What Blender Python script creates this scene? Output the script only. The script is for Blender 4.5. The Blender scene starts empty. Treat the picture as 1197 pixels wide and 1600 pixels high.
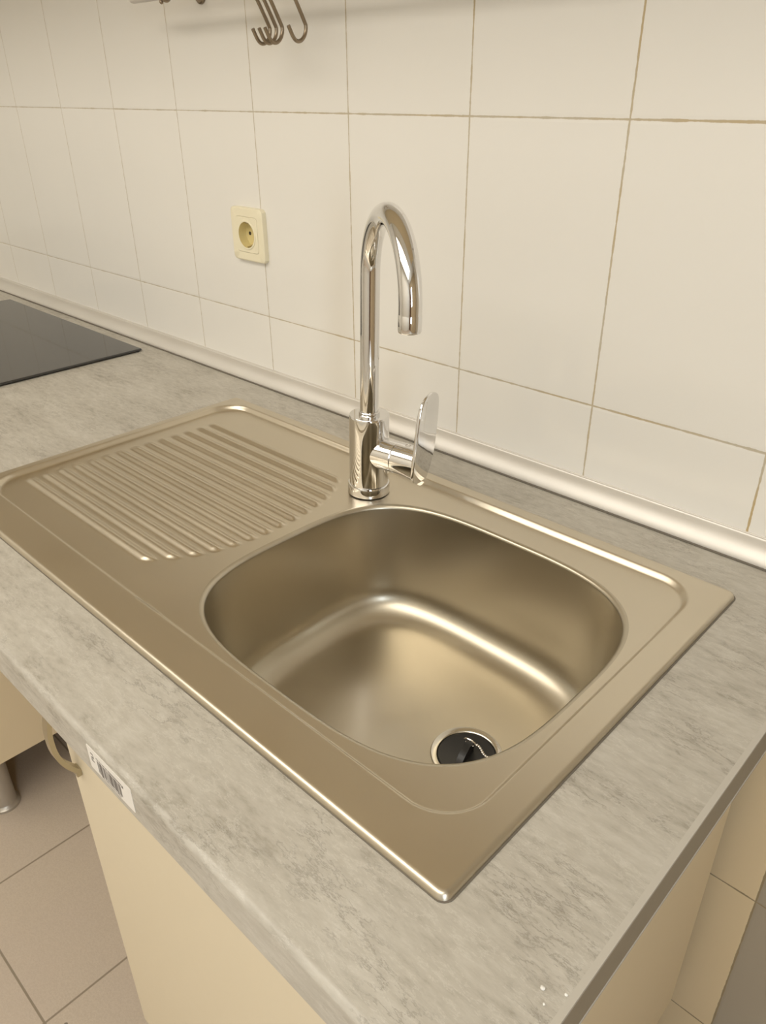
import bpy, bmesh, math, random
from mathutils import Vector, Matrix
random.seed(7)
S = bpy.context.scene
COL = S.collection
R = math.radians
# worktop surface is z = 0, tiled wall is y = 0, x runs along the wall, floor is z = FLOOR
FLOOR, CEIL = -0.87, 1.65

# ------------------------------------------------------------------ camera
cd = bpy.data.cameras.new('camera'); cam = bpy.data.objects.new('camera', cd); COL.objects.link(cam)
cam.location = (0.4111, -0.7837, 0.4446)
cam.rotation_euler = (1.0660, 0.0074, 0.7622)
cd.sensor_fit = 'HORIZONTAL'; cd.sensor_width = 36.0; cd.lens = 36.0 * 1199.1 / 1197.0
cd.clip_start = 0.01; cd.clip_end = 50
S.camera = cam
S.view_settings.view_transform = 'Standard'; S.view_settings.look = 'None'
S.view_settings.gamma = 1; S.view_settings.use_curve_mapping = False
S.view_settings.exposure = -0.10

# ------------------------------------------------------------------ world and lights
w = bpy.data.worlds.new('world'); S.world = w; w.use_nodes = True
w.node_tree.nodes['Background'].inputs[0].default_value = (1.0, 0.91, 0.80, 1)
w.node_tree.nodes['Background'].inputs[1].default_value = 0.4

def area(name, loc, rot, sx, sy, power, color):
    l = bpy.data.lights.new(name, 'AREA'); l.shape = 'RECTANGLE'; l.size = sx; l.size_y = sy
    l.energy = power; l.color = color
    o = bpy.data.objects.new(name, l); COL.objects.link(o); o.location = loc; o.rotation_euler = rot
    return o
WARM = (1.0, 0.955, 0.87)
area('ceiling_light_lamp', (-0.45, -1.65, CEIL - 0.09), (0, 0, 0), 2.8, 1.1, 27.5, WARM)
area('added_cool_light', (1.77, -1.625, 0.65), (0, R(90), 0), 1.0, 0.33, 12.0, (0.80, 0.90, 1.0))  # added cool light outside the view, placed at the made-up window

# ------------------------------------------------------------------ node helpers
def mat(name):
    m = bpy.data.materials.new(name); m.use_nodes = True
    nt = m.node_tree; return m, nt, nt.nodes['Principled BSDF']
def N(nt, t, **kw):
    n = nt.nodes.new(t)
    for k, v in kw.items(): setattr(n, k, v)
    return n
def math_(nt, op, a, b=None, c=None, clamp=False):
    n = nt.nodes.new('ShaderNodeMath'); n.operation = op; n.use_clamp = clamp
    for i, v in enumerate((a, b, c)):
        if v is None: continue
        if isinstance(v, (int, float)): n.inputs[i].default_value = v
        else: nt.links.new(v, n.inputs[i])
    return n.outputs[0]
def mixc(nt, f, a, b, blend='MIX'):
    n = nt.nodes.new('ShaderNodeMix'); n.data_type = 'RGBA'; n.blend_type = blend
    for i, v in ((0, f), (6, a), (7, b)):
        if isinstance(v, (int, float)): n.inputs[i].default_value = v
        elif isinstance(v, tuple): n.inputs[i].default_value = v
        else: nt.links.new(v, n.inputs[i])
    return n.outputs[2]
def noise(nt, vec, scale, detail=4, rough=0.55):
    n = nt.nodes.new('ShaderNodeTexNoise'); n.inputs['Scale'].default_value = scale
    n.inputs['Detail'].default_value = detail; n.inputs['Roughness'].default_value = rough
    if vec is not None: nt.links.new(vec, n.inputs['Vector'])
    return n.outputs['Fac']
def ramp(nt, f, stops):
    n = nt.nodes.new('ShaderNodeValToRGB'); e = n.color_ramp.elements
    while len(e) < len(stops): e.new(0.5)
    for i, (p, c) in enumerate(stops):
        e[i].position = p; e[i].color = c if isinstance(c, tuple) else (c, c, c, 1)
    nt.links.new(f, n.inputs[0]); return n.outputs[0]
def geo(nt): return nt.nodes.new('ShaderNodeNewGeometry').outputs['Position']
def mapping(nt, vec, scale, rot=(0, 0, 0)):
    n = nt.nodes.new('ShaderNodeMapping'); n.inputs['Scale'].default_value = scale
    n.inputs['Rotation'].default_value = rot
    nt.links.new(vec, n.inputs['Vector']); return n.outputs[0]
def bump(nt, b, h, strength, dist):
    n = nt.nodes.new('ShaderNodeBump'); n.inputs['Strength'].default_value = strength
    n.inputs['Distance'].default_value = dist; nt.links.new(h, n.inputs['Height'])
    nt.links.new(n.outputs[0], b.inputs['Normal'])
def simple(name, col, rough=0.5, metal=0.0, spec=None):
    m, nt, b = mat(name); b.inputs['Base Color'].default_value = (*col, 1)
    b.inputs['Roughness'].default_value = rough; b.inputs['Metallic'].default_value = metal
    if spec is not None: b.inputs['Specular IOR Level'].default_value = spec
    # slight surface unevenness so nothing is perfectly uniform
    f = noise(nt, geo(nt), 60, 3); r = math_(nt, 'MULTIPLY_ADD', f, 0.08, rough - 0.04, clamp=True)
    nt.links.new(r, b.inputs['Roughness'])
    return m

def tile_material(name, ax, x0, wx, z0, hz, tile, tile2, split=None):
    """glazed ceramic tiles with grout joints on a vertical wall"""
    m, nt, b = mat(name); p = geo(nt)
    sx = N(nt, 'ShaderNodeSeparateXYZ'); nt.links.new(p, sx.inputs[0])
    X = sx.outputs[ax]; Z = sx.outputs[2]
    wob = noise(nt, p, 45, 4, 0.7); wob2 = noise(nt, p, 7, 2)
    def dist(c, o, s):
        f = math_(nt, 'FRACT', math_(nt, 'DIVIDE', math_(nt, 'SUBTRACT', c, o), s))
        d = math_(nt, 'MINIMUM', f, math_(nt, 'SUBTRACT', 1.0, f)); return math_(nt, 'MULTIPLY', d, s)
    dx = dist(X, x0, wx); dz = dist(Z, z0, hz)
    if split is not None:
        dx = math_(nt, 'MINIMUM', dx, math_(nt, 'ABSOLUTE', math_(nt, 'SUBTRACT', X, split)))
    d = math_(nt, 'MINIMUM', dx, dz)
    # joint half width grows to the right and wobbles
    right = math_(nt, 'MULTIPLY_ADD', sx.outputs[0], 0.9, 0.72, clamp=True)
    hw = math_(nt, 'MULTIPLY_ADD', right, 0.0005, 0.00050)
    hw = math_(nt, 'ADD', hw, math_(nt, 'MULTIPLY', math_(nt, 'SUBTRACT', wob, 0.5), 0.0032))
    hw = math_(nt, 'MAXIMUM', hw, 0.0003)
    g = math_(nt, 'SUBTRACT', 1.0, math_(nt, 'DIVIDE', math_(nt, 'SUBTRACT', d, hw), 0.0005), clamp=True)
    g.node.use_clamp = True
    dirt = ramp(nt, wob2, [(0.42, 0.0), (0.6, 1.0)])
    gc = mixc(nt, math_(nt, 'MULTIPLY', dirt, right), (0.52, 0.46, 0.35, 1), (0.50, 0.375, 0.19, 1))
    tint = noise(nt, mapping(nt, p, (2.1, 2.1, 1.4)), 1.0, 1)
    tc = mixc(nt, tint, tile, tile2)
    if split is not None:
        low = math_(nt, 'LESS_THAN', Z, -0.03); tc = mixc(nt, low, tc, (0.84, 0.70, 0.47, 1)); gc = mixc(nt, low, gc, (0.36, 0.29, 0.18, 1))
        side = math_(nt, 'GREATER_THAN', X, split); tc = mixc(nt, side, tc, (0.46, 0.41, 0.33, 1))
    nt.links.new(mixc(nt, g, tc, gc), b.inputs['Base Color'])
    nt.links.new(math_(nt, 'MULTIPLY_ADD', g, 0.6, 0.13), b.inputs['Roughness'])
    # pillowed tile edge + wavy glaze
    edge = math_(nt, 'DIVIDE', d, 0.004, clamp=True)
    wav = noise(nt, mapping(nt, p, (9, 9, 5)), 1.0, 1)
    bump(nt, b, math_(nt, 'ADD', math_(nt, 'MULTIPLY', edge, 0.5), math_(nt, 'MULTIPLY', wav, 1.6)), 0.5, 0.0012)
    return m

M = {}
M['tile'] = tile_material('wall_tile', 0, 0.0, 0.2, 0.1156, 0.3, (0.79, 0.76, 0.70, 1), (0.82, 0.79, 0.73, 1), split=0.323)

def floor_material():
    m, nt, b = mat('floor_tile'); p = geo(nt)
    sx = N(nt, 'ShaderNodeSeparateXYZ'); nt.links.new(p, sx.inputs[0])
    def dist(c, o, s):
        f = math_(nt, 'FRACT', math_(nt, 'DIVIDE', math_(nt, 'SUBTRACT', c, o), s))
        return math_(nt, 'MULTIPLY', math_(nt, 'MINIMUM', f, math_(nt, 'SUBTRACT', 1.0, f)), s)
    d = math_(nt, 'MINIMUM', dist(sx.outputs[0], -0.4625, 0.303), dist(sx.outputs[1], -0.672, 0.303))
    g = math_(nt, 'SUBTRACT', 1.0, math_(nt, 'DIVIDE', math_(nt, 'SUBTRACT', d, 0.0012), 0.0012), clamp=True)
    sp = ramp(nt, noise(nt, p, 320, 2), [(0.35, 0.0), (0.65, 1.0)])
    base = mixc(nt, sp, (0.50, 0.42, 0.32, 1), (0.57, 0.49, 0.38, 1))
    cl = noise(nt, p, 3.5, 3); base = mixc(nt, cl, base, (0.52, 0.43, 0.36, 1))
    spot = ramp(nt, noise(nt, p, 70, 0), [(0.86, 0.0), (0.88, 1.0)])
    base = mixc(nt, spot, base, (0.2, 0.17, 0.13, 1))
    nt.links.new(mixc(nt, g, base, (0.27, 0.22, 0.16, 1)), b.inputs['Base Color'])
    b.inputs['Roughness'].default_value = 0.45
    bump(nt, b, math_(nt, 'SUBTRACT', sp, math_(nt, 'MULTIPLY', g, 4.0)), 0.3, 0.0003)
    return m
M['floor'] = floor_material()

def worktop_material():
    m, nt, b = mat('grey_stone_laminate'); p = geo(nt)
    v = mapping(nt, p, (7, 20, 20)); v2 = mapping(nt, p, (55, 170, 170)); v3 = mapping(nt, p, (2.2, 6, 6))
    n1 = noise(nt, v, 1.0, 8, 0.62); n2 = noise(nt, v2, 1.0, 6, 0.65); n3 = noise(nt, v3, 1.0, 3)
    f = math_(nt, 'ADD', math_(nt, 'MULTIPLY', n1, 0.5), math_(nt, 'MULTIPLY', n2, 0.5))
    c = ramp(nt, f, [(0.36, (0.31, 0.28, 0.225, 1)), (0.45, (0.44, 0.405, 0.345, 1)), (0.53, (0.495, 0.46, 0.395, 1)), (0.66, (0.585, 0.55, 0.485, 1))])
    c = mixc(nt, math_(nt, 'MULTIPLY', n3, 0.35), c, (0.48, 0.45, 0.385, 1))
    # thin crack-like veins that follow the grain
    d1 = noise(nt, mapping(nt, p, (15, 46, 46)), 1.0, 9, 0.7)
    crack = math_(nt, 'ABSOLUTE', math_(nt, 'SUBTRACT', d1, 0.5))
    ck = ramp(nt, crack, [(0.0, 1.0), (0.018, 0.0)])
    gate = ramp(nt, noise(nt, mapping(nt, p, (7, 16, 16)), 1.3, 3), [(0.46, 0.0), (0.58, 1.0)])
    ckg = math_(nt, 'MULTIPLY', math_(nt, 'MULTIPLY', ck, gate), 0.6)
    c = mixc(nt, ckg, c, (0.25, 0.22, 0.175, 1))
    lt = ramp(nt, math_(nt, 'ABSOLUTE', math_(nt, 'SUBTRACT', noise(nt, mapping(nt, p, (16, 50, 50)), 1.0, 7, 0.7), 0.47)), [(0.0, 0.4), (0.014, 0.0)])
    c = mixc(nt, lt, c, (0.66, 0.63, 0.56, 1))
    nt.links.new(c, b.inputs['Base Color'])
    b.inputs['Roughness'].default_value = 0.42
    bump(nt, b, math_(nt, 'SUBTRACT', n2, ckg), 0.35, 0.0006)
    return m
M['worktop'] = worktop_material()

def steel_material(name, base, rough, bstr, sc):
    m, nt, b = mat(name); p = geo(nt)
    n1 = noise(nt, mapping(nt, p, sc), 1.0, 3); n2 = noise(nt, p, 9, 3); n3 = noise(nt, p, 900, 2)
    b.inputs['Metallic'].default_value = 1.0
    nt.links.new(mixc(nt, n2, (*[c * 0.93 for c in base], 1), (*base, 1)), b.inputs['Base Color'])
    r = math_(nt, 'ADD', math_(nt, 'MULTIPLY', n2, 0.10), rough - 0.05)
    nt.links.new(math_(nt, 'ADD', r, math_(nt, 'MULTIPLY', n1, 0.05)), b.inputs['Roughness'])
    bump(nt, b, math_(nt, 'ADD', n1, math_(nt, 'MULTIPLY', n3, 0.5)), bstr, 0.0002)
    return m
M['steel'] = steel_material('satin_stainless_steel', (0.67, 0.605, 0.49), 0.33, 0.08, (160, 900, 160))
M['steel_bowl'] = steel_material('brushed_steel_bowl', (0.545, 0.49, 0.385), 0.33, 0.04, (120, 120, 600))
nt_ = M['steel_bowl'].node_tree; b_ = nt_.nodes['Principled BSDF']; b_.inputs['Anisotropic'].default_value = 0.5; b_.inputs['Coat Weight'].default_value = 0.3; b_.inputs['Coat Roughness'].default_value = 0.16; b_.inputs['Coat IOR'].default_value = 1.8
tn_ = nt_.nodes.new('ShaderNodeTangent'); tn_.direction_type = 'RADIAL'; tn_.axis = 'Z'; nt_.links.new(tn_.outputs[0], b_.inputs['Tangent'])
M['steel_flange'] = steel_material('polished_steel_flange', (0.72, 0.69, 0.62), 0.2, 0.1, (200, 200, 200))
M['chrome'] = simple('polished_chrome', (0.80, 0.79, 0.78), 0.045, 1.0)
M['trim'] = steel_material('satin_aluminium', (0.80, 0.775, 0.73), 0.50, 0.05, (30, 700, 700))
M['trim'].node_tree.nodes['Principled BSDF'].inputs['Metallic'].default_value = 0.75
M['gasket'] = simple('dark_gasket', (0.16, 0.14, 0.11), 0.6)
M['edge'] = simple('brown_grey_edge_band', (0.30, 0.25, 0.175), 0.45)
M['edge_light'] = simple('pale_grey_edge_strip', (0.52, 0.485, 0.42), 0.4)
M['cream'] = simple('cream_laminate', (0.76, 0.665, 0.49), 0.42)
M['cream_in'] = simple('beige_laminate_side', (0.84, 0.70, 0.47), 0.5)
M['handle'] = simple('brushed_nickel_handle', (0.50, 0.44, 0.31), 0.32, 0.85)
M['leg'] = simple('grey_metal_leg', (0.50, 0.46, 0.40), 0.35, 0.55)
M['black'] = simple('black_rubber', (0.018, 0.017, 0.016), 0.42)
M['hole'] = simple('dark_hole', (0.03, 0.02, 0.012), 0.6)
M['plastic'] = simple('ivory_plastic', (0.84, 0.77, 0.57), 0.3)
M['plastic_in'] = simple('yellowed_plastic', (0.72, 0.60, 0.29), 0.25)
M['brass'] = simple('nickel_brass', (0.55, 0.48, 0.30), 0.3, 1.0)
M['hob'] = simple('black_ceramic_glass', (0.018, 0.017, 0.016), 0.06, spec=1.0)
M['hob_edge'] = simple('dark_glass_edge', (0.02, 0.015, 0.012), 0.3)
M['paper'] = simple('white_paper', (0.80, 0.76, 0.70), 0.6)
M['ink'] = simple('dark_ink', (0.12, 0.10, 0.09), 0.6)
M['hook'] = simple('tarnished_steel_wire', (0.30, 0.24, 0.17), 0.35, 0.9)
M['wall_paint'] = simple('warm_white_paint', (0.80, 0.77, 0.70), 0.8)
M['wall_dark'] = simple('tan_paint', (0.60, 0.49, 0.34), 0.8)
M['ceiling'] = simple('ceiling_paint', (0.82, 0.79, 0.72), 0.9)
M['wood'] = simple('brown_wood', (0.13, 0.06, 0.025), 0.45)
M['crumb'] = simple('white_crumb', (0.85, 0.83, 0.78), 0.5)
def emis(name, col, st):
    m, nt, b = mat(name); b.inputs['Base Color'].default_value = (*col, 1)
    b.inputs['Emission Color'].default_value = (*col, 1); b.inputs['Emission Strength'].default_value = st; return m
M['diffuser'] = emis('lit_lamp_diffuser', (1.0, 0.93, 0.82), 1.5)
M['pane'] = emis('added_glow_pane', (0.72, 0.86, 1.0), 5.0)  # glow of the added window, for cool reflections

# ------------------------------------------------------------------ object helpers
def tag(o, label=None, cat=None, group=None, kind=None):
    if label: o['label'] = label
    if cat: o['category'] = cat
    if group: o['group'] = group
    if kind: o['kind'] = kind
    return o
def empty(name, loc, label, cat, group=None):
    o = bpy.data.objects.new(name, None); COL.objects.link(o); o.location = loc
    o.empty_display_size = 0.02
    return tag(o, label, cat, group)
def world_loc(o):
    v = Vector((0, 0, 0))
    while o is not None: v = v + o.location; o = o.parent
    return v
def obj(name, verts, faces, m, parent=None, smooth=30, base=None):
    """verts are in world coordinates; base = origin of the new object"""
    off = world_loc(parent) if parent else Vector((0, 0, 0))
    org = Vector(base) if base is not None else off
    me = bpy.data.meshes.new(name)
    me.from_pydata([tuple(Vector(v) - org) for v in verts], [], faces); me.update()
    bm = bmesh.new(); bm.from_mesh(me); bmesh.ops.remove_doubles(bm, verts=bm.verts, dist=1e-6)
    bmesh.ops.recalc_face_normals(bm, faces=bm.faces); bm.to_mesh(me); bm.free()
    me.materials.append(m)
    o = bpy.data.objects.new(name, me); COL.objects.link(o)
    o.location = org - off
    if parent: o.parent = parent
    if smooth:
        for p in me.polygons: p.use_smooth = True
        me.set_sharp_from_angle(angle=R(smooth))
    return o
class G:
    """collects geometry for one mesh"""
    def __init__(s): s.v = []; s.f = []
    def add(s, v, f):
        n = len(s.v); s.v += [tuple(x) for x in v]; s.f += [tuple(i + n for i in q) for q in f]; return s
    def box(s, a, b, bev=0.0, seg=2):
        a = Vector(a); b = Vector(b)
        bm = bmesh.new(); bmesh.ops.create_cube(bm, size=1.0)
        c = (a + b) / 2; d = b - a
        for v in bm.verts: v.co = Vector((c.x + v.co.x * d.x, c.y + v.co.y * d.y, c.z + v.co.z * d.z))
        if bev > 0: bmesh.ops.bevel(bm, geom=list(bm.edges), offset=bev, segments=seg, affect='EDGES', profile=0.5)
        bm.verts.index_update()
        s.add([v.co.copy() for v in bm.verts], [[v.index for v in f.verts] for f in bm.faces]); bm.free(); return s
    def tube(s, pts, r, n=16, caps=True):
        pts = [Vector(p) for p in pts]; rr = r if isinstance(r, (list, tuple)) else [r] * len(pts)
        T = []
        for i in range(len(pts)):
            a = pts[max(i - 1, 0)]; b = pts[min(i + 1, len(pts) - 1)]; T.append((b - a).normalized())
        u = T[0].orthogonal().normalized(); vs = []
        for i, p in enumerate(pts):
            u = (u - T[i] * u.dot(T[i])).normalized(); w_ = T[i].cross(u)
            for k in range(n):
                a = 2 * math.pi * k / n; vs.append(p + (u * math.cos(a) + w_ * math.sin(a)) * rr[i])
        fs = [(i * n + k, i * n + (k + 1) % n, (i + 1) * n + (k + 1) % n, (i + 1) * n + k) for i in range(len(pts) - 1) for k in range(n)]
        if caps: fs += [tuple(range(n))[::-1], tuple((len(pts) - 1) * n + k for k in range(n))]
        return s.add(vs, fs)
    def lathe(s, org, axis, prof, n=48, caps=True):
        """prof: (radius, distance along axis)"""
        org = Vector(org); ax = Vector(axis).normalized(); u = ax.orthogonal().normalized(); w_ = ax.cross(u)
        vs = [org + ax * h + (u * math.cos(2 * math.pi * k / n) + w_ * math.sin(2 * math.pi * k / n)) * r for r, h in prof for k in range(n)]
        m_ = len(prof)
        fs = [(i * n + k, i * n + (k + 1) % n, (i + 1) * n + (k + 1) % n, (i + 1) * n + k) for i in range(m_ - 1) for k in range(n)]
        if caps: fs += [tuple(range(n))[::-1], tuple((m_ - 1) * n + k for k in range(n))]
        return s.add(vs, fs)
    def sphere(s, c, r, n=8):
        prof = [(max(r * math.sin(math.pi * i / n), 1e-5), -r * math.cos(math.pi * i / n)) for i in range(n + 1)]
        return s.lathe(c, (0, 0, 1), prof, n * 2)
    def build(s, name, m, parent=None, smooth=30, base=None): return obj(name, s.v, s.f, m, parent, smooth, base)

def holed_slab(g, us, vs, hole, place_front, place_back):
    """grid slab with a rectangular hole; place_*: (u, v) -> point"""
    idx = {}
    def vid(i, j, side):
        k = (i, j, side)
        if k not in idx:
            idx[k] = len(verts); verts.append((place_front if side == 0 else place_back)(us[i], vs[j]))
        return idx[k]
    verts = []; faces = []
    def solid(i, j):
        if i < 0 or j < 0 or i >= len(us) - 1 or j >= len(vs) - 1: return False
        cu = (us[i] + us[i + 1]) / 2; cv = (vs[j] + vs[j + 1]) / 2
        return not (hole[0] < cu < hole[1] and hole[2] < cv < hole[3])
    for i in range(len(us) - 1):
        for j in range(len(vs) - 1):
            if not solid(i, j): continue
            c = [(i, j), (i + 1, j), (i + 1, j + 1), (i, j + 1)]
            faces.append([vid(*q, 0) for q in c]); faces.append([vid(*q, 1) for q in reversed(c)])
            for (di, dj), (p, q) in (((0, -1), (c[0], c[1])), ((1, 0), (c[1], c[2])), ((0, 1), (c[2], c[3])), ((-1, 0), (c[3], c[0]))):
                if not solid(i + di, j + dj): faces.append([vid(*p, 1), vid(*q, 1), vid(*q, 0), vid(*p, 0)])
    g.add(verts, faces)

# ------------------------------------------------------------------ the room
XL, XR, YF = -2.6, 1.8, -2.7
SX, SZ = -0.6290, 0.2420          # socket centre on the wall
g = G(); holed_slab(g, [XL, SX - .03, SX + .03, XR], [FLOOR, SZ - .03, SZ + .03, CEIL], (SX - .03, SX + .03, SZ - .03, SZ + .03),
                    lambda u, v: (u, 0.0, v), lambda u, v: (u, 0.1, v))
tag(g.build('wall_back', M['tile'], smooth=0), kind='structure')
tag(G().box((XL - .1, YF - .1, FLOOR - .05), (XR + .1, .1, FLOOR)).build('floor', M['floor'], smooth=0), kind='structure')
tag(G().box((XL - .1, YF - .1, CEIL), (XR + .1, .1, CEIL + .05)).build('ceiling', M['ceiling'], smooth=0), kind='structure')
tag(G().box((XL - .1, YF - .1, FLOOR), (XL, 0, CEIL)).build('wall_left', M['wall_paint'], smooth=0), kind='structure')
# right wall with an added window opening and an added door, both unseen
g = G(); holed_slab(g, [YF, -1.80, -1.45, 0.0], [FLOOR, 0.1, 1.2, CEIL], (-1.80, -1.45, 0.1, 1.2), lambda u, v: (XR, u, v), lambda u, v: (XR + .1, u, v))
tag(g.build('wall_right', M['wall_dark'], smooth=0), kind='structure')
tag(G().box((XR + .03, -1.80, 0.1), (XR + .04, -1.45, 1.2)).build('added_window_1', M['pane'], smooth=0), kind='structure')  # unseen glowing pane, added for cool light and glints
tag(G().box((XL, YF - .1, FLOOR), (XR, YF, CEIL)).build('wall_front', M['wall_paint'], smooth=0), kind='structure')
dr = tag(G().box((XR - .04, -2.62, FLOOR), (XR, -1.95, 1.15), .004).build('added_door_1', M['wood']), kind='structure')  # unseen door, added so the chrome reflects something dark brown
t = G()
for a, b in (((XR - .03, -2.69, FLOOR), (XR, -2.62, 1.22)), ((XR - .03, -1.95, FLOOR), (XR, -1.88, 1.22)), ((XR - .03, -2.62, 1.15), (XR, -1.95, 1.22))): t.box(a, b)
tag(t.build('added_door_trim_1', M['wood']), kind='structure')  # frame of the added door
lf = empty('ceiling_light', (-0.45, -1.65, CEIL), 'rectangular ceiling light with a glowing warm diffuser', 'light')
G().box((-1.89, -2.24, CEIL - .05), (.99, -1.06, CEIL), .004).build('housing', M['cream'], lf)
G().box((-1.85, -2.20, CEIL - .075), (.95, -1.10, CEIL - .05), .006).build('diffuser', M['diffuser'], lf)

# aluminium upstand between worktop and tiles
prof = [(0, .0243), (-.0016, .0243), (-.0022, .0236), (-.0034, .0232), (-.0040, .0222), (-.0052, .0215), (-.0085, .0202), (-.0125, .0178), (-.0165, .0142),
        (-.0200, .0100), (-.0222, .0065), (-.0234, .0035), (-.0236, .0018), (0, .0018)]
x0, x1 = XL + .002, .3196
n = len(prof); vs = [(x, y, z) for x in (x0, x1) for y, z in prof]
fs = [(i, (i + 1) % n, n + (i + 1) % n, n + i) for i in range(n)] + [tuple(range(n)), tuple(range(n, 2 * n))[::-1]]
up = tag(obj('upstand_trim', vs, fs, M['trim'], smooth=35), 'satin aluminium upstand trim where the grey worktop meets the tiled wall', 'trim')
G().box((x0, -.0262, 0.0002), (x1, 0, .0018)).build('gasket', M['gasket'], up)
ec = G().box((.3196, -.0240, .0002), (.3206, 0, .0240)); ec.build('end_cap', M['trim'], up)

# ------------------------------------------------------------------ worktop
XE = 0.3152
CUT = (-.568, .2035, -.5015, -.1105)
fr = .0055; yf = -.628; TH = .039
ys = [yf + fr * (1 - math.cos(a)) for a in [math.pi / 2 * k / 6 for k in range(7)]] + [CUT[2], CUT[3], 0.0]
def ztop(y):
    if y >= yf + fr: return 0.0
    return -fr + math.sqrt(max(fr * fr - (yf + fr - y) ** 2, 0))
xs = [XL + .002, CUT[0], CUT[1], XE]
g = G(); holed_slab(g, xs, ys, CUT, lambda u, v: (u, v, ztop(v)), lambda u, v: (u, v, -TH))
wt = tag(g.build('worktop', M['worktop'], smooth=35), 'long grey stone-look laminate worktop holding the steel sink and the hob', 'worktop')
g = G().box((XE, yf + .004, -TH), (XE + .0044, 0.0, -.0030)); g.box((XE, yf + .0008, -TH), (XE + .0044, yf + .004, -.0040))
tag(g.build('edge_band', M['edge'], wt, smooth=0), 'plain brown-grey band on the cut end')
g = G().box((XE, yf + .004, -.0030), (XE + .0044, 0.0, .0000)); g.box((XE + .0008, yf + .004, -TH - .0006), (XE + .0050, 0.0, -TH + .0016), .0005, 1)
tag(g.build('edge_strip', M['edge_light'], wt, smooth=0), 'pale grey strip along the cut end')

# ------------------------------------------------------------------ sink
OX0, OX1, OY0, OY1 = -.586, .2305, -.5440, -.0905
RX0, RX1, RY0, RY1, RR = -.572, .2045, -.5035, -.1085, .044
BC = (0.0, -.3205); BA, BB, BN = .1870, .1655, 3.35
RIMZ = .0056; RECZ = -.0008; BD = -.150
def rrdist(x, y, a0, a1, b0, b1, r):
    cx, cy = (a0 + a1) / 2, (b0 + b1) / 2; hx, hy = (a1 - a0) / 2 - r, (b1 - b0) / 2 - r
    qx, qy = abs(x - cx) - hx, abs(y - cy) - hy
    return math.hypot(max(qx, 0), max(qy, 0)) + min(max(qx, qy), 0) - r
def sst(a, b, x):
    t_ = min(max((x - a) / (b - a), 0), 1); return t_ * t_ * (3 - 2 * t_)
RIB0, RIBP, RIBN = -.4530, .0209, 14
def rib_end(y):    # right ends of the ridges follow the bowl
    t_ = (y + .310) / .145; return -.2065 - .050 * abs(t_) ** 2.6
def rib_start(y): return -.5395 + .012 * ((y + .30) / .15)
def H(x, y):
    d = rrdist(x, y, OX0, OX1, OY0, OY1, .008)
    e = -d
    if e < .005: z = .0004 + (RIMZ - .0004) * math.sqrt(max(1 - (1 - max(e, 0) / .005) ** 2, 0))
    else: z = RIMZ
    dr_ = rrdist(x, y, RX0, RX1, RY0, RY1, RR)
    wdt = .0058 + .0025 * sst(-.22, -.10, y) * sst(-.2, .05, x)
    z -= (RIMZ - RECZ) * sst(0.0, wdt, -dr_)
    # pressed ridges of the drainer
    if -.5 < y < -.13 and x < -.2:
        t_ = (y - RIB0) / RIBP
        if -0.45 < t_ < RIBN - 0.55:
            k = t_ - math.floor(t_ + 0.5); prf = max(0.0, math.cos(math.pi * k)) ** 1.5
            prf = sst(0.0, 1.0, 1 - min(abs(k) / .40, 1))
            en = sst(rib_start(y) - .004, rib_start(y) + .012, x) * (1 - sst(rib_end(y) - .009, rib_end(y), x))
            z += .0033 * prf * en
    return z
XM = -.2000
sink = empty('kitchen_sink', (-.18, -.317, 0.0), 'inset stainless steel sink with one square bowl and ribbed drainer, set in the grey worktop', 'sink')
g = G(); 
def lin(a, b, st):
    n_ = max(1, round((b - a) / st)); return [a + (b - a) * i / n_ for i in range(n_ + 1)]
xs = lin(OX0, OX0 + .02, .001)[:-1] + lin(OX0 + .02, -.50, .0022)[:-1] + lin(-.50, -.28, .006)[:-1] + lin(-.28, XM, .0016)
ysg = lin(OY0, OY0 + .006, .001)[:-1] + lin(OY0 + .006, RY0 - .001, .002)[:-1] + lin(RY0 - .001, RY0 + .008, .001)[:-1] + lin(RY0 + .008, -.465, .002)[:-1] + lin(-.465, -.155, .0014)[:-1] \
    + lin(-.155, RY1 - .010, .002)[:-1] + lin(RY1 - .010, RY1 + .001, .001)[:-1] + lin(RY1 + .001, OY1 - .006, .002)[:-1] + lin(OY1 - .006, OY1, .001)
nx, ny = len(xs), len(ysg)
g.add([(x, y, H(x, y)) for x in xs for y in ysg], [(i * ny + j, (i + 1) * ny + j, (i + 1) * ny + j + 1, i * ny + j + 1) for i in range(nx - 1) for j in range(ny - 1)])
# right part: radial net between bowl lip and the rim
bnd = [(XM, y) for y in ysg[::-1]]
bnd += [(x, OY0) for x in lin(XM, OX1 - .008, .002)[1:-1]]
bnd += [(OX1 - .008 + .008 * math.sin(a), OY0 + .008 - .008 * math.cos(a)) for a in [math.pi / 2 * k / 6 for k in range(7)]]
bnd += [(OX1, y) for y in lin(OY0 + .008, OY1 - .008, .002)[1:-1]]
bnd += [(OX1 - .008 + .008 * math.cos(a), OY1 - .008 + .008 * math.sin(a)) for a in [math.pi / 2 * k / 6 for k in range(7)]]
bnd += [(x, OY1) for x in lin(XM, OX1 - .008, .002)[1:-1][::-1]]
def bowl_pt(ang, off=0.0):
    c, s_ = math.cos(ang), math.sin(ang)
    a, b = BA + off, BB + off
    r = (abs(c / a) ** BN + abs(s_ / b) ** BN) ** (-1 / BN)
    return (BC[0] + r * c, BC[1] + r * s_)
LIP = .0050
angs = [math.atan2(y - BC[1], x - BC[0]) for x, y in bnd]
NR = 80; nb = len(bnd); base = len(g.v); vv = []
for k, (x, y) in enumerate(bnd):
    bx, by = bowl_pt(angs[k], LIP)
    for j in range(NR + 1):
        t_ = j / NR; px, py = bx + (x - bx) * t_, by + (y - by) * t_
        vv.append((px, py, H(px, py)))
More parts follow.
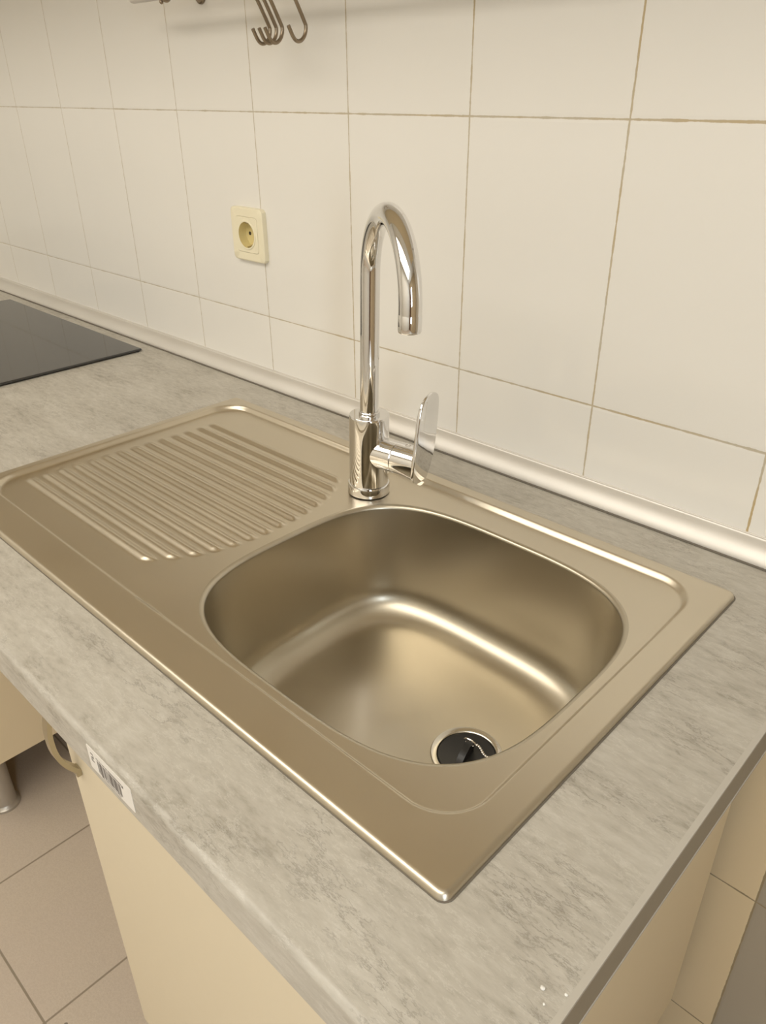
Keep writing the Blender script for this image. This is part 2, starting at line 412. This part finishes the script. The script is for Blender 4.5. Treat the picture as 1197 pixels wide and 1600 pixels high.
ff = [(k * (NR + 1) + j, k * (NR + 1) + j + 1, ((k + 1) % nb) * (NR + 1) + j + 1, ((k + 1) % nb) * (NR + 1) + j) for k in range(nb) for j in range(NR)]
g.add(vv, ff)
deck = g.build('drainer_deck', M['steel'], sink, smooth=50)
def rr2(x0_, x1_, y0_, y1_, rd, n_=6):
    out = []
    for cx_, cy_, a0 in ((x1_ - rd, y1_ - rd, 0), (x0_ + rd, y1_ - rd, 90), (x0_ + rd, y0_ + rd, 180), (x1_ - rd, y0_ + rd, 270)):
        for k in range(n_ + 1):
            a = R(a0 + 90 * k / n_); out.append((cx_ + rd * math.cos(a), cy_ + rd * math.sin(a)))
    return out
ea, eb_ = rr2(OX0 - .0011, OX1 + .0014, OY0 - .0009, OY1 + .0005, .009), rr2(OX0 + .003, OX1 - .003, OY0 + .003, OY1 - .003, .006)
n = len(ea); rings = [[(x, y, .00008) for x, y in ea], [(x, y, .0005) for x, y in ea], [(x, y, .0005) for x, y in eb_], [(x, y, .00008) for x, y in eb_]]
G().add([p for q in rings for p in q], [(i * n + k, i * n + (k + 1) % n, ((i + 1) % 4) * n + (k + 1) % n, ((i + 1) % 4) * n + k) for i in range(4) for k in range(n)]).build('seal', M['gasket'], sink, smooth=0)  # sealing ring, dark edge widened past the rim to deepen the rim's shadow
# bowl
prof = []   # (offset outward, z)
for k in range(7):
    a = math.pi / 2 * k / 6; prof.append((LIP - LIP * math.sin(a), RECZ - .0048 * (1 - math.cos(a))))
FR = .040; DR = .010
for k in range(1, 9): prof.append((-DR * k / 9, RECZ - .005 + (BD + FR - RECZ + .005) * k / 8))
o0, z0 = prof[-1]
for k in range(1, 13):
    a = math.pi / 2 * k / 12; prof.append((o0 - FR * (1 - math.cos(a)), z0 - FR * math.sin(a)))
DC = (.0770, -.3160); FRAD = .0365
vv = []; NP = len(prof)
for k in range(nb):
    for off, z in prof: x, y = bowl_pt(angs[k], off); vv.append((x, y, z))
ex = []
# floor of the bowl: rings shrinking on to the drain
for k in range(nb):
    x, y = bowl_pt(angs[k], prof[-1][0])
    a = math.atan2(y - DC[1], x - DC[0]); dx, dy = DC[0] + FRAD * math.cos(a), DC[1] + FRAD * math.sin(a)
    for j in range(1, 9):
        t_ = j / 8; ex.append((x + (dx - x) * t_, y + (dy - y) * t_, BD - .0035 * sst(0, 1, t_)))
g = G(); allv = []
for k in range(nb): allv += vv[k * NP:(k + 1) * NP] + ex[k * 8:(k + 1) * 8]
L = NP + 8
g.add(allv, [(k * L + j, k * L + j + 1, ((k + 1) % nb) * L + j + 1, ((k + 1) % nb) * L + j) for k in range(nb) for j in range(L - 1)])
bowl = g.build('bowl', M['steel_bowl'], sink, smooth=50)
# waste flange, shallow dish with a raised rim
ZD = BD - .0035
dz = ZD
G().lathe((DC[0], DC[1], dz), (0, 0, 1), [(.0372, -.001), (.0372, .0006), (.0364, .0014), (.0350, .0012), (.0318, .0002), (.0308, -.0004), (.0302, -.0014), (.0300, -.004), (.0300, -.03), (.0001, -.03)], 64, caps=False).build('waste_flange', M['steel_flange'], sink, smooth=40)
# plug with its loop and ball chain
pl = empty('sink_plug', (DC[0], DC[1], dz - .003), 'black rubber plug with a moulded grip and bead chain in the sink waste', 'plug')
G().lathe((DC[0], DC[1], dz - .0277), (0, 0, 1), [(.0285, 0), (.0296, .020), (.0298, .0262), (.0292, .0272), (.0275, .0268), (.0260, .0262), (.0001, .0262)], 64).build('stopper', M['black'], pl, smooth=30)
pt = dz - .0015
ga = R(-80); gd = Vector((math.cos(ga), math.sin(ga), 0)); gn = Vector((-gd.y, gd.x, 0)); gc = Vector((DC[0], DC[1], pt)) + gd * .001
g = G()
grip = [(-.010, 0), (-.0095, .007), (-.007, .0130), (-.001, .0135), (.008, .010), (.015, .0055), (.018, 0)]
g.add([gc + gd * a + gn * s_ * .0036 + Vector((0, 0, b - .0005)) for s_ in (-1, 1) for a, b in grip],
      [tuple(range(7)), tuple(range(7, 14))[::-1]] + [(i, i + 1, i + 8, i + 7) for i in range(6)] + [(6, 0, 7, 13)])
g.build('grip', M['black'], pl, smooth=30)
lc = gc + gd * -.0065 + Vector((0, 0, .0125))
ring = [lc + gn * (.0062 * math.cos(a)) + Vector((0, 0, .0062 * math.sin(a))) + gd * (.002 * math.sin(a)) for a in [2 * math.pi * k / 20 for k in range(21)]]
G().tube(ring, .0009, 8, caps=False).build('wire_loop', M['chrome'], pl)
p0 = lc + gn * .0060 + Vector((0, 0, .001)); g = G(); pts = []
for k in range(13):
    t_ = k / 12; pts.append(Vector((p0.x + .0215 * t_, p0.y + .0050 * t_ + .0012 * math.sin(t_ * 9), p0.z + (pt + .0028 - p0.z) * min(1, t_ * 1.5))))
for p in pts[1:]: g.sphere(p, .00155, 6)
g.tube(pts, .0006, 6)
g.tube([lc + gn * (.0045 + .0022 * math.cos(a)) + Vector((0, 0, .0030 * math.sin(a))) for a in [2 * math.pi * k / 12 for k in range(13)]], .0006, 6, caps=False)
g.build('bead_chain', M['chrome'], pl, smooth=60)

# ------------------------------------------------------------------ mixer tap
FX, FY = -.1995, -.1750; FZ = RECZ + .0002
tap = empty('mixer_tap', (FX, FY, FZ), 'tall chrome swan-neck mixer tap with a paddle lever standing behind the sink bowl', 'tap')
G().lathe((FX, FY, FZ), (0, 0, 1), [(.0245, 0), (.0262, .0006), (.0262, .0115), (.0256, .0128), (.0240, .0134)], 64).build('base_ring', M['chrome'], tap)
G().lathe((FX, FY, FZ), (0, 0, 1), [(.0230, .0120), (.0243, .0140), (.0243, .1005), (.0241, .1020), (.0235, .1028), (.0100, .1030)], 64).build('body', M['chrome'], tap)
G().lathe((FX, FY, FZ), (0, 0, 1), [(.0125, .1025), (.0127, .1030), (.0127, .1065), (.0122, .1072), (.0105, .1073)], 48).build('collar', M['chrome'], tap)
sa = R(-32.5); sd = Vector((math.cos(sa), math.sin(sa), 0)); RH, RV, ZC = .0815, .0720, .2660
P0 = Vector((FX, FY, 0))
path = [P0 + Vector((0, 0, z)) for z in lin(FZ + .104, ZC, .02)]
for k in range(1, 37):
    a = math.pi * k / 36; path.append(P0 + sd * (RH * (1 - math.cos(a))) + Vector((0, 0, ZC + RV * math.sin(a))))
path.append(path[-1] + Vector((0, 0, -.003)))
sp = G().tube(path, .0111, 40).build('spout', M['chrome'], tap, smooth=60)
tip = path[-1]
G().lathe((tip.x, tip.y, tip.z), (0, 0, -1), [(.0108, -.0005), (.0113, .0004), (.0113, .0150), (.0108, .0166), (.0092, .0170), (.0090, .0140), (.0001, .0135)], 48).build('aerator', M['chrome'], tap)
la = R(10); ld = Vector((math.cos(la), math.sin(la), 0)); ln = Vector((-ld.y, ld.x, 0)); LZ = .0560
lo = Vector((FX, FY, LZ))
G().lathe(lo, ld, [(.0195, .006), (.0195, .0405), (.0190, .0412), (.0185, .0414)], 56).build('cartridge_housing', M['chrome'], tap)
# lever hub flaring into the paddle
secs = []
n = 48
for r_, h_, dn in ((.0185, .0416, 0), (.0195, .0420, 0), (.0195, .0500, 0.0), (.0195, .0600, .0020), (.0190, .0680, .0050), (.0185, .0765, .0085)):
    for k in range(n):
        a = 2 * math.pi * k / n; zz = math.sin(a) * r_; 
        if zz < 0: zz -= dn * (-math.sin(a)) ** 2
        secs.append(lo + ld * h_ + ln * (math.cos(a) * r_) + Vector((0, 0, zz)))
g = G(); g.add(secs, [(i * n + k, i * n + (k + 1) % n, (i + 1) * n + (k + 1) % n, (i + 1) * n + k) for i in range(5) for k in range(n)] + [tuple(range(n))[::-1], tuple(5 * n + k for k in range(n))])
lev = g.build('lever', M['chrome'], tap, smooth=40)
outl = [(.0176, .1411), (.0235, .1378), (.0263, .1315), (.0262, .1128), (.0238, .0880), (.0212, .0720), (.0170, .0590), (.0110, .0460), (.0035, .0385), (-.0058, .0362), (-.0190, .0385), (-.0262, .0465), (-.0262, .0560),
        (-.0214, .0873), (-.0179, .1096), (-.0142, .1255), (-.0085, .1350), (.0000, .1405), (.0090, .1425)]
def catmull(P, m_=5):
    out = []; n_ = len(P)
    for i in range(n_):
        a, b, c, d = (Vector(P[(i + j) % n_]) for j in (-1, 0, 1, 2))
        for k in range(m_):
            t_ = k / m_; out.append(.5 * ((2 * b) + (c - a) * t_ + (2 * a - 5 * b + 4 * c - d) * t_ ** 2 + (3 * b - a - 3 * c + d) * t_ ** 3))
    return out
oc = catmull(outl)
cen = sum(oc, Vector((0, 0))) / len(oc)
g = G(); lv = []
layers = [(.0755, .94), (.0761, .985), (.0772, 1.0), (.0786, 1.0), (.0797, .985), (.0802, .955)]
for h_, sc_ in layers:
    for q in oc:
        q2 = cen + (q - cen) * sc_; lv.append(P0 + ld * h_ + ln * q2.x + Vector((0, 0, q2.y)))
m_ = len(oc); nl = len(layers)
g.add(lv, [(i * m_ + k, i * m_ + (k + 1) % m_, (i + 1) * m_ + (k + 1) % m_, (i + 1) * m_ + k) for i in range(nl - 1) for k in range(m_)] + [tuple(range(m_))[::-1], tuple((nl - 1) * m_ + k for k in range(m_))])
g.build('paddle', M['chrome'], lev, smooth=50)
ip = lo + ld * .056 + Vector((0, 0, .0194))
G().lathe(ip - Vector((0, 0, .0004)), (0, 0, 1), [(.0034, 0), (.0034, .0006), (.0026, .0008), (.0022, .0002), (.0001, .0002)], 24).build('screw_cover', M['leg'], tap)

tap.rotation_euler = (-.0159, .0159, 0)      # the tap leans slightly

tap.location.z += .0007

# ------------------------------------------------------------------ hob
HX1, HX0, HY1 = -.9350, -1.5300, -.0560; HY0 = HY1 - .51
hb = empty('ceramic_hob', (-1.232, -.311, 0), 'black glass ceramic hob lying flush on the grey worktop left of the sink', 'hob')
G().box((HX0, HY0, .0018), (HX1, HY1, .0062), .0016, 3).build('glass', M['hob'], hb, smooth=5)
G().box((HX0 + .004, HY0 + .004, .0001), (HX1 - .004, HY1 - .004, .0018)).build('seal', M['hob_edge'], hb)

# ------------------------------------------------------------------ wall socket
so = empty('wall_socket', (SX, 0, SZ), 'ivory square wall socket on the white tiles left of the tap', 'socket')
def rrect(cx, cz, hw, r, n_=6, hh=None):
    hh = hw if hh is None else hh
    out = []
    for sx_, sz_, a0 in ((1, 1, 0), (-1, 1, 90), (-1, -1, 180), (1, -1, 270)):
        for k in range(n_ + 1):
            a = R(a0 + 90 * k / n_); out.append((cx + sx_ * (hw - r) + r * math.cos(a), cz + sz_ * (hh - r) + r * math.sin(a)))
    return out
def loft(rings):
    n_ = len(rings[0]); v = [p for r_ in rings for p in r_]
    return v, [(i * n_ + k, i * n_ + (k + 1) % n_, (i + 1) * n_ + (k + 1) % n_, (i + 1) * n_ + k) for i in range(len(rings) - 1) for k in range(n_)]
def ring_at(pts, y): return [(x, y, z) for x, z in pts]
o1 = rrect(SX, SZ, .0405, .004); o2 = rrect(SX, SZ, .0400, .004); o3 = rrect(SX, SZ, .0385, .004); 
NA = 64
def sq(hw, r_):
    out = []
    for k in range(NA):
        a = 2 * math.pi * (k + .5) / NA; c, s_ = math.cos(a), math.sin(a); p_ = 14
        q = (abs(c) ** p_ + abs(s_) ** p_) ** (-1 / p_) * hw; out.append((SX + q * c, SZ + q * s_))
    return out
def circ(r_, y): return [(SX + r_ * math.cos(2 * math.pi * (k + .5) / NA), y, SZ + r_ * math.sin(2 * math.pi * (k + .5) / NA)) for k in range(NA)]
o1, o2, o3, i1 = sq(.0405, 0), sq(.0400, 0), sq(.0385, 0), sq(.0272, 0)
v, f = loft([ring_at(o1, 0), ring_at(o1, -.0050), ring_at(o2, -.0075), ring_at(o3, -.0085), ring_at(i1, -.0085), ring_at(i1, -.0060)])
G().add(v, f).build('frame', M['plastic'], so, smooth=30)
i2 = sq(.0268, 0); i3 = sq(.0262, 0)
v, f = loft([ring_at(i2, -.0060), ring_at(i2, -.0088), ring_at(i3, -.0094), circ(.0225, -.0094), circ(.0222, -.0104), circ(.0208, -.0108), circ(.0196, -.0104)])
G().add(v, f).build('cover', M['plastic'], so, smooth=30)
g = G().lathe((SX, -.0104, SZ), (0, 1, 0), [(.0196, 0), (.0194, .0145), (.0190, .0150), (.0001, .0150)], 48, caps=False)
g.build('well', M['plastic_in'], so, smooth=30)
for s_ in (-1, 1):
    G().lathe((SX + s_ * .0095, .0042, SZ), (0, 1, 0), [(.0001, 0), (.0029, 0), (.0029, .0006)], 20, caps=False).build('pin_hole', M['hole'], so)
for s_ in (-1, 1):
    g = G().box((SX - .0030, -.0085, SZ + s_ * .0180 - .0010), (SX + .0030, .0040, SZ + s_ * .0186 + .0008), .0004)
    g.box((SX - .0022, -.0020, SZ + s_ * .0170 - .0006), (SX + .0022, .0040, SZ + s_ * .0170 + .0006), .0003)
    g.build('earth_clip', M['brass'], so)
g = G().box((SX + .0040, .0030, SZ - .0120), (SX + .0150, .0044, SZ - .0112))
g.build('guide_slot', M['hole'], so, smooth=0)

# ------------------------------------------------------------------ rail and hooks at the top of the wall
RLY, RLZ = -.060, .5610
rail = empty('utensil_rail', (-.45, 0, RLZ), 'thin steel utensil rail fixed to the tiles above the hooks', 'rail')
G().tube([(-.790, RLY, RLZ), (-.785, RLY, RLZ), (.15, RLY, RLZ), (.155, RLY, RLZ)], [.0045, .0055, .0055, .0045], 20).build('bar', M['trim'], rail)
for bx in (-.700, .08):
    g = G().lathe((bx, 0, RLZ + .004), (0, -1, 0), [(.012, 0), (.012, .003), (.010, .0045), (.005, .005), (.004, .050), (.0042, .056)], 24)
    g.build('bracket', M['hook'], rail)
    g = G(); rg = [(bx, RLY + .0072 * math.cos(a), RLZ + .0072 * math.sin(a)) for a in [2 * math.pi * k / 20 for k in range(21)]]
    g.tube(rg, .0022, 8, caps=False); g.sphere((bx - .006, RLY - .004, RLZ - .008), .003, 8)
    g.build('clamp', M['hook'], rail)
def hook(x, dy, label):
    e = empty('wire_hook', (x, RLY, RLZ), label, 'hook', 'wire hooks hanging from the rail')
    pts = [(-.0697, .5114), (-.0668, .5062), (-.0636, .5008), (-.0598, .4968), (-.0550, .4954), (-.0500, .4968), (-.0455, .5005), (-.0425, .5060), (-.0418, .5115), (-.0438, .5165),
           (-.0591, .5424), (-.0665, .5520), (-.0685, .5580), (-.0680, .5640), (-.0640, .5680), (-.0585, .5687), (-.0535, .5660), (-.0512, .5615)]
    sm = []
    for i in range(len(pts) - 1):
        a, b, c, d = (Vector(pts[min(max(i + j, 0), len(pts) - 1)]) for j in (-1, 0, 1, 2))
        for k in range(4):
            t_ = k / 4; sm.append(.5 * ((2 * b) + (c - a) * t_ + (2 * a - 5 * b + 4 * c - d) * t_ ** 2 + (3 * b - a - 3 * c + d) * t_ ** 3))
    sm.append(Vector(pts[-1]))
    G().tube([(x, q.x + dy, q.y) for q in sm], .0023, 12).build('wire', M['hook'], e, smooth=60)
    return e
hook(-.4975, 0.0, 'wire hook on the rail, leftmost of the bunch of three')
hook(-.4840, -.0005, 'wire hook on the rail, middle one of the bunch of three')
hook(-.4705, -.0020, 'wire hook on the rail, rightmost of the bunch of three')
hook(-.4250, 0.0015 - .004, 'wire hook hanging alone to the right of the bunch of three hooks')

# ------------------------------------------------------------------ cabinets
CX0, CX1, CY = -.2665, .2700, -.583
ZB, ZT = -.722, -TH - .001
sc = empty('sink_cabinet', (0, -.3, FLOOR), 'cream base cabinet with bow handle below the sink', 'cabinet')
g = G()
g.box((CX0, CY + .018, ZB), (CX0 + .016, -.04, ZT)); g.box((CX1 - .016, CY + .018, ZB), (CX1, -.04, ZT))
g.box((CX0 + .016, CY + .018, ZB), (CX1 - .016, -.04, ZB + .016)); g.box((CX0 + .016, CY + .018, ZT - .06), (CX1 - .016, CY + .034, ZT))
g.build('carcass', M['cream_in'], sc, smooth=0)
dd = G().box((CX0, CY, ZB), (CX1, CY + .017, ZT - .002), .0015).build('door', M['cream'], sc, smooth=5)
def bow_handle(cx, ztop_, zbot, y, parent, nm='handle'):
    g = G(); n_ = 24; sec = []
    zc = (ztop_ + zbot) / 2; hz = (ztop_ - zbot) / 2
    for k in range(n_ + 1):
        t_ = -1 + 2 * k / n_
        out = .020 * (1 - abs(t_) ** 2.4); wd = .0050 + .0012 * abs(t_)
        th = .0026
        z = zc + hz * t_ * 1.0
        nrm = Vector((0, -1, 0)); slope = .020 * 2.4 * abs(t_) ** 1.4 * (1 if t_ > 0 else -1)
        tv = Vector((0, slope, hz)).normalized(); nv = Vector((0, -tv.z, tv.y))
        c = Vector((cx, y - out - .001, z))
        for s1, s2 in ((-1, -1), (1, -1), (1, 1), (-1, 1)): sec.append(c + Vector((s1 * wd, 0, 0)) + nv * (s2 * th))
    fs = [(i * 4 + k, i * 4 + (k + 1) % 4, (i + 1) * 4 + (k + 1) % 4, (i + 1) * 4 + k) for i in range(n_) for k in range(4)] + [(0, 1, 2, 3), tuple(n_ * 4 + k for k in range(4))]
    g.add(sec, fs)
    for z in (ztop_, zbot): g.box((cx - .0062, y - .006, z - .005), (cx + .0062, y, z + .005), .001)
    return g.build(nm, M['handle'], parent, smooth=40)
bow_handle(CX0 + .020, -.092, -.205, CY, dd)
def leg(parent, x, y, zt, r=.022, hole=True):
    lg = G().lathe((x, y, FLOOR), (0, 0, 1), [(r * 1.25, 0), (r * 1.25, .006), (r * 1.05, .010), (r, .012), (r, zt - FLOOR - .012), (r * 1.3, zt - FLOOR - .008), (r * 1.3, zt - FLOOR)], 36).build('leg', M['leg'], parent)
    if hole: G().box((x + r * .55, y - r * .62, FLOOR + .070), (x + r * .97, y - r * .22, FLOOR + .088)).build('slot', M['hole'], lg, smooth=0)
for x in (CX0 + .05, CX1 - .05):
    for y in (CY + .07, -.09): leg(sc, x, y, ZB)
hc = empty('hob_cabinet', (-1.2, -.3, FLOOR), 'beige base cabinet on grey metal legs below the hob', 'cabinet')
LX1, LX0 = -.9000, -1.5000
G().box((LX0, CY + .018, -.727), (LX1, -.04, ZT), .0008).build('carcass', M['cream_in'], hc, smooth=5)
hd = G().box((LX0, CY, -.727), (LX1 - .001, CY + .017, ZT - .002), .0015).build('door', M['cream'], hc, smooth=5)
bow_handle(LX0 + .03, -.085, -.198, CY, hd)
G().box((LX0, -.577, FLOOR + .001), (-.925, -.561, -.729)).build('plinth', M['cream_in'], hc, smooth=0)
leg(hc, -.946, -.530, -.727, .024); leg(hc, -1.45, -.530, -.727); leg(hc, -.946, -.09, -.727); leg(hc, -1.45, -.09, -.727)

wc = empty('added_wall_cabinet', (-.8, 0, .755), 'unseen cream wall cabinet added above the utensil rail to shade the tiles', 'cabinet')
G().box((-2.3, -.32, .755), (.323, 0, 1.5)).build('carcass', M['cream_in'], wc, smooth=0)  # out of view, added to darken the top of the tiled wall
for k in range(5): G().box((-2.3 + .5246 * k + .001, -.338, .755), (-2.3 + .5246 * (k + 1) - .001, -.3202, 1.5), .0015).build('door', M['cream'], wc, smooth=5)

# ------------------------------------------------------------------ price sticker on the front edge
st = empty('barcode_sticker', (-.033, yf, -.019), 'small white barcode sticker on the front edge of the worktop', 'sticker')
SY = yf - .0003
v = [(-.0672, -.0070), (.0008, -.0062), (.0006, -.0325), (-.0665, -.0325)]
rr_ = rrect(-.0332, -.0195, .0337, .0015, 3, .0128)
G().add([(x, y, z) for y in (yf, SY) for x, z in rr_], [tuple(range(len(rr_)))[::-1], tuple(range(len(rr_), 2 * len(rr_)))] + [(k, (k + 1) % len(rr_), len(rr_) + (k + 1) % len(rr_), len(rr_) + k) for k in range(len(rr_))]).build('paper', M['paper'], st, smooth=0)
g = G(); x = -.0525
while x < -.0165:
    wd = random.choice((.0003, .0005, .0008, .0011)); drop = .003 if random.random() < .15 else 0
    g.box((x, SY - .0001, -.0285 - drop * .5), (x + wd, SY, -.0155)); x += wd + random.choice((.0004, .0006, .0009))
g.build('barcode', M['ink'], st, smooth=0)
g = G(); x = -.0530
while x < -.0130:
    wd = random.uniform(.0006, .0016); g.box((x, SY - .0001, -.0143), (x + wd, SY, -.0130)); x += wd + random.choice((.0004, .0005, .0014))
x = -.0485
while x < -.0200:
    g.box((x, SY - .0001, -.0310), (x + .0012, SY, -.0297)); x += .0023
for (a, b, c_, d_) in ((-.0620, -.0130, .0040, .0012), (-.0590, -.0150, .0012, .0020), (-.0620, -.0172, .0040, .0012), (-.0620, -.0194, .0012, .0022), (-.0620, -.0206, .0042, .0012), (-.0148, -.0143, .0024, .0018)):
    g.box((a, SY - .0001, b - d_), (a + c_, SY, b))
g.build('printed_text', M['ink'], st, smooth=0)

# ------------------------------------------------------------------ crumbs
for i, (x, y, r_, lb) in enumerate(((.3022, -.5442, .0016, 'white crumb on the worktop, farthest from the cut end'), (.3137, -.5381, .0010, 'tiny white crumb on the worktop close to the edge band'),
                                    (.3075, -.5510, .0009, 'tiny white crumb on the worktop, lowest of the three crumbs'))):
    bm = bmesh.new(); bmesh.ops.create_icosphere(bm, subdivisions=2, radius=r_)
    for v_ in bm.verts: v_.co *= random.uniform(.75, 1.15); v_.co.z *= .6
    bm.verts.index_update()
    g = G().add([v_.co + Vector((x, y, r_ * .5)) for v_ in bm.verts], [[v_.index for v_ in f_.verts] for f_ in bm.faces]); bm.free()
    tag(g.build('crumb', M['crumb'], base=(x, y, 0)), lb, 'crumb', 'crumbs on the worktop')
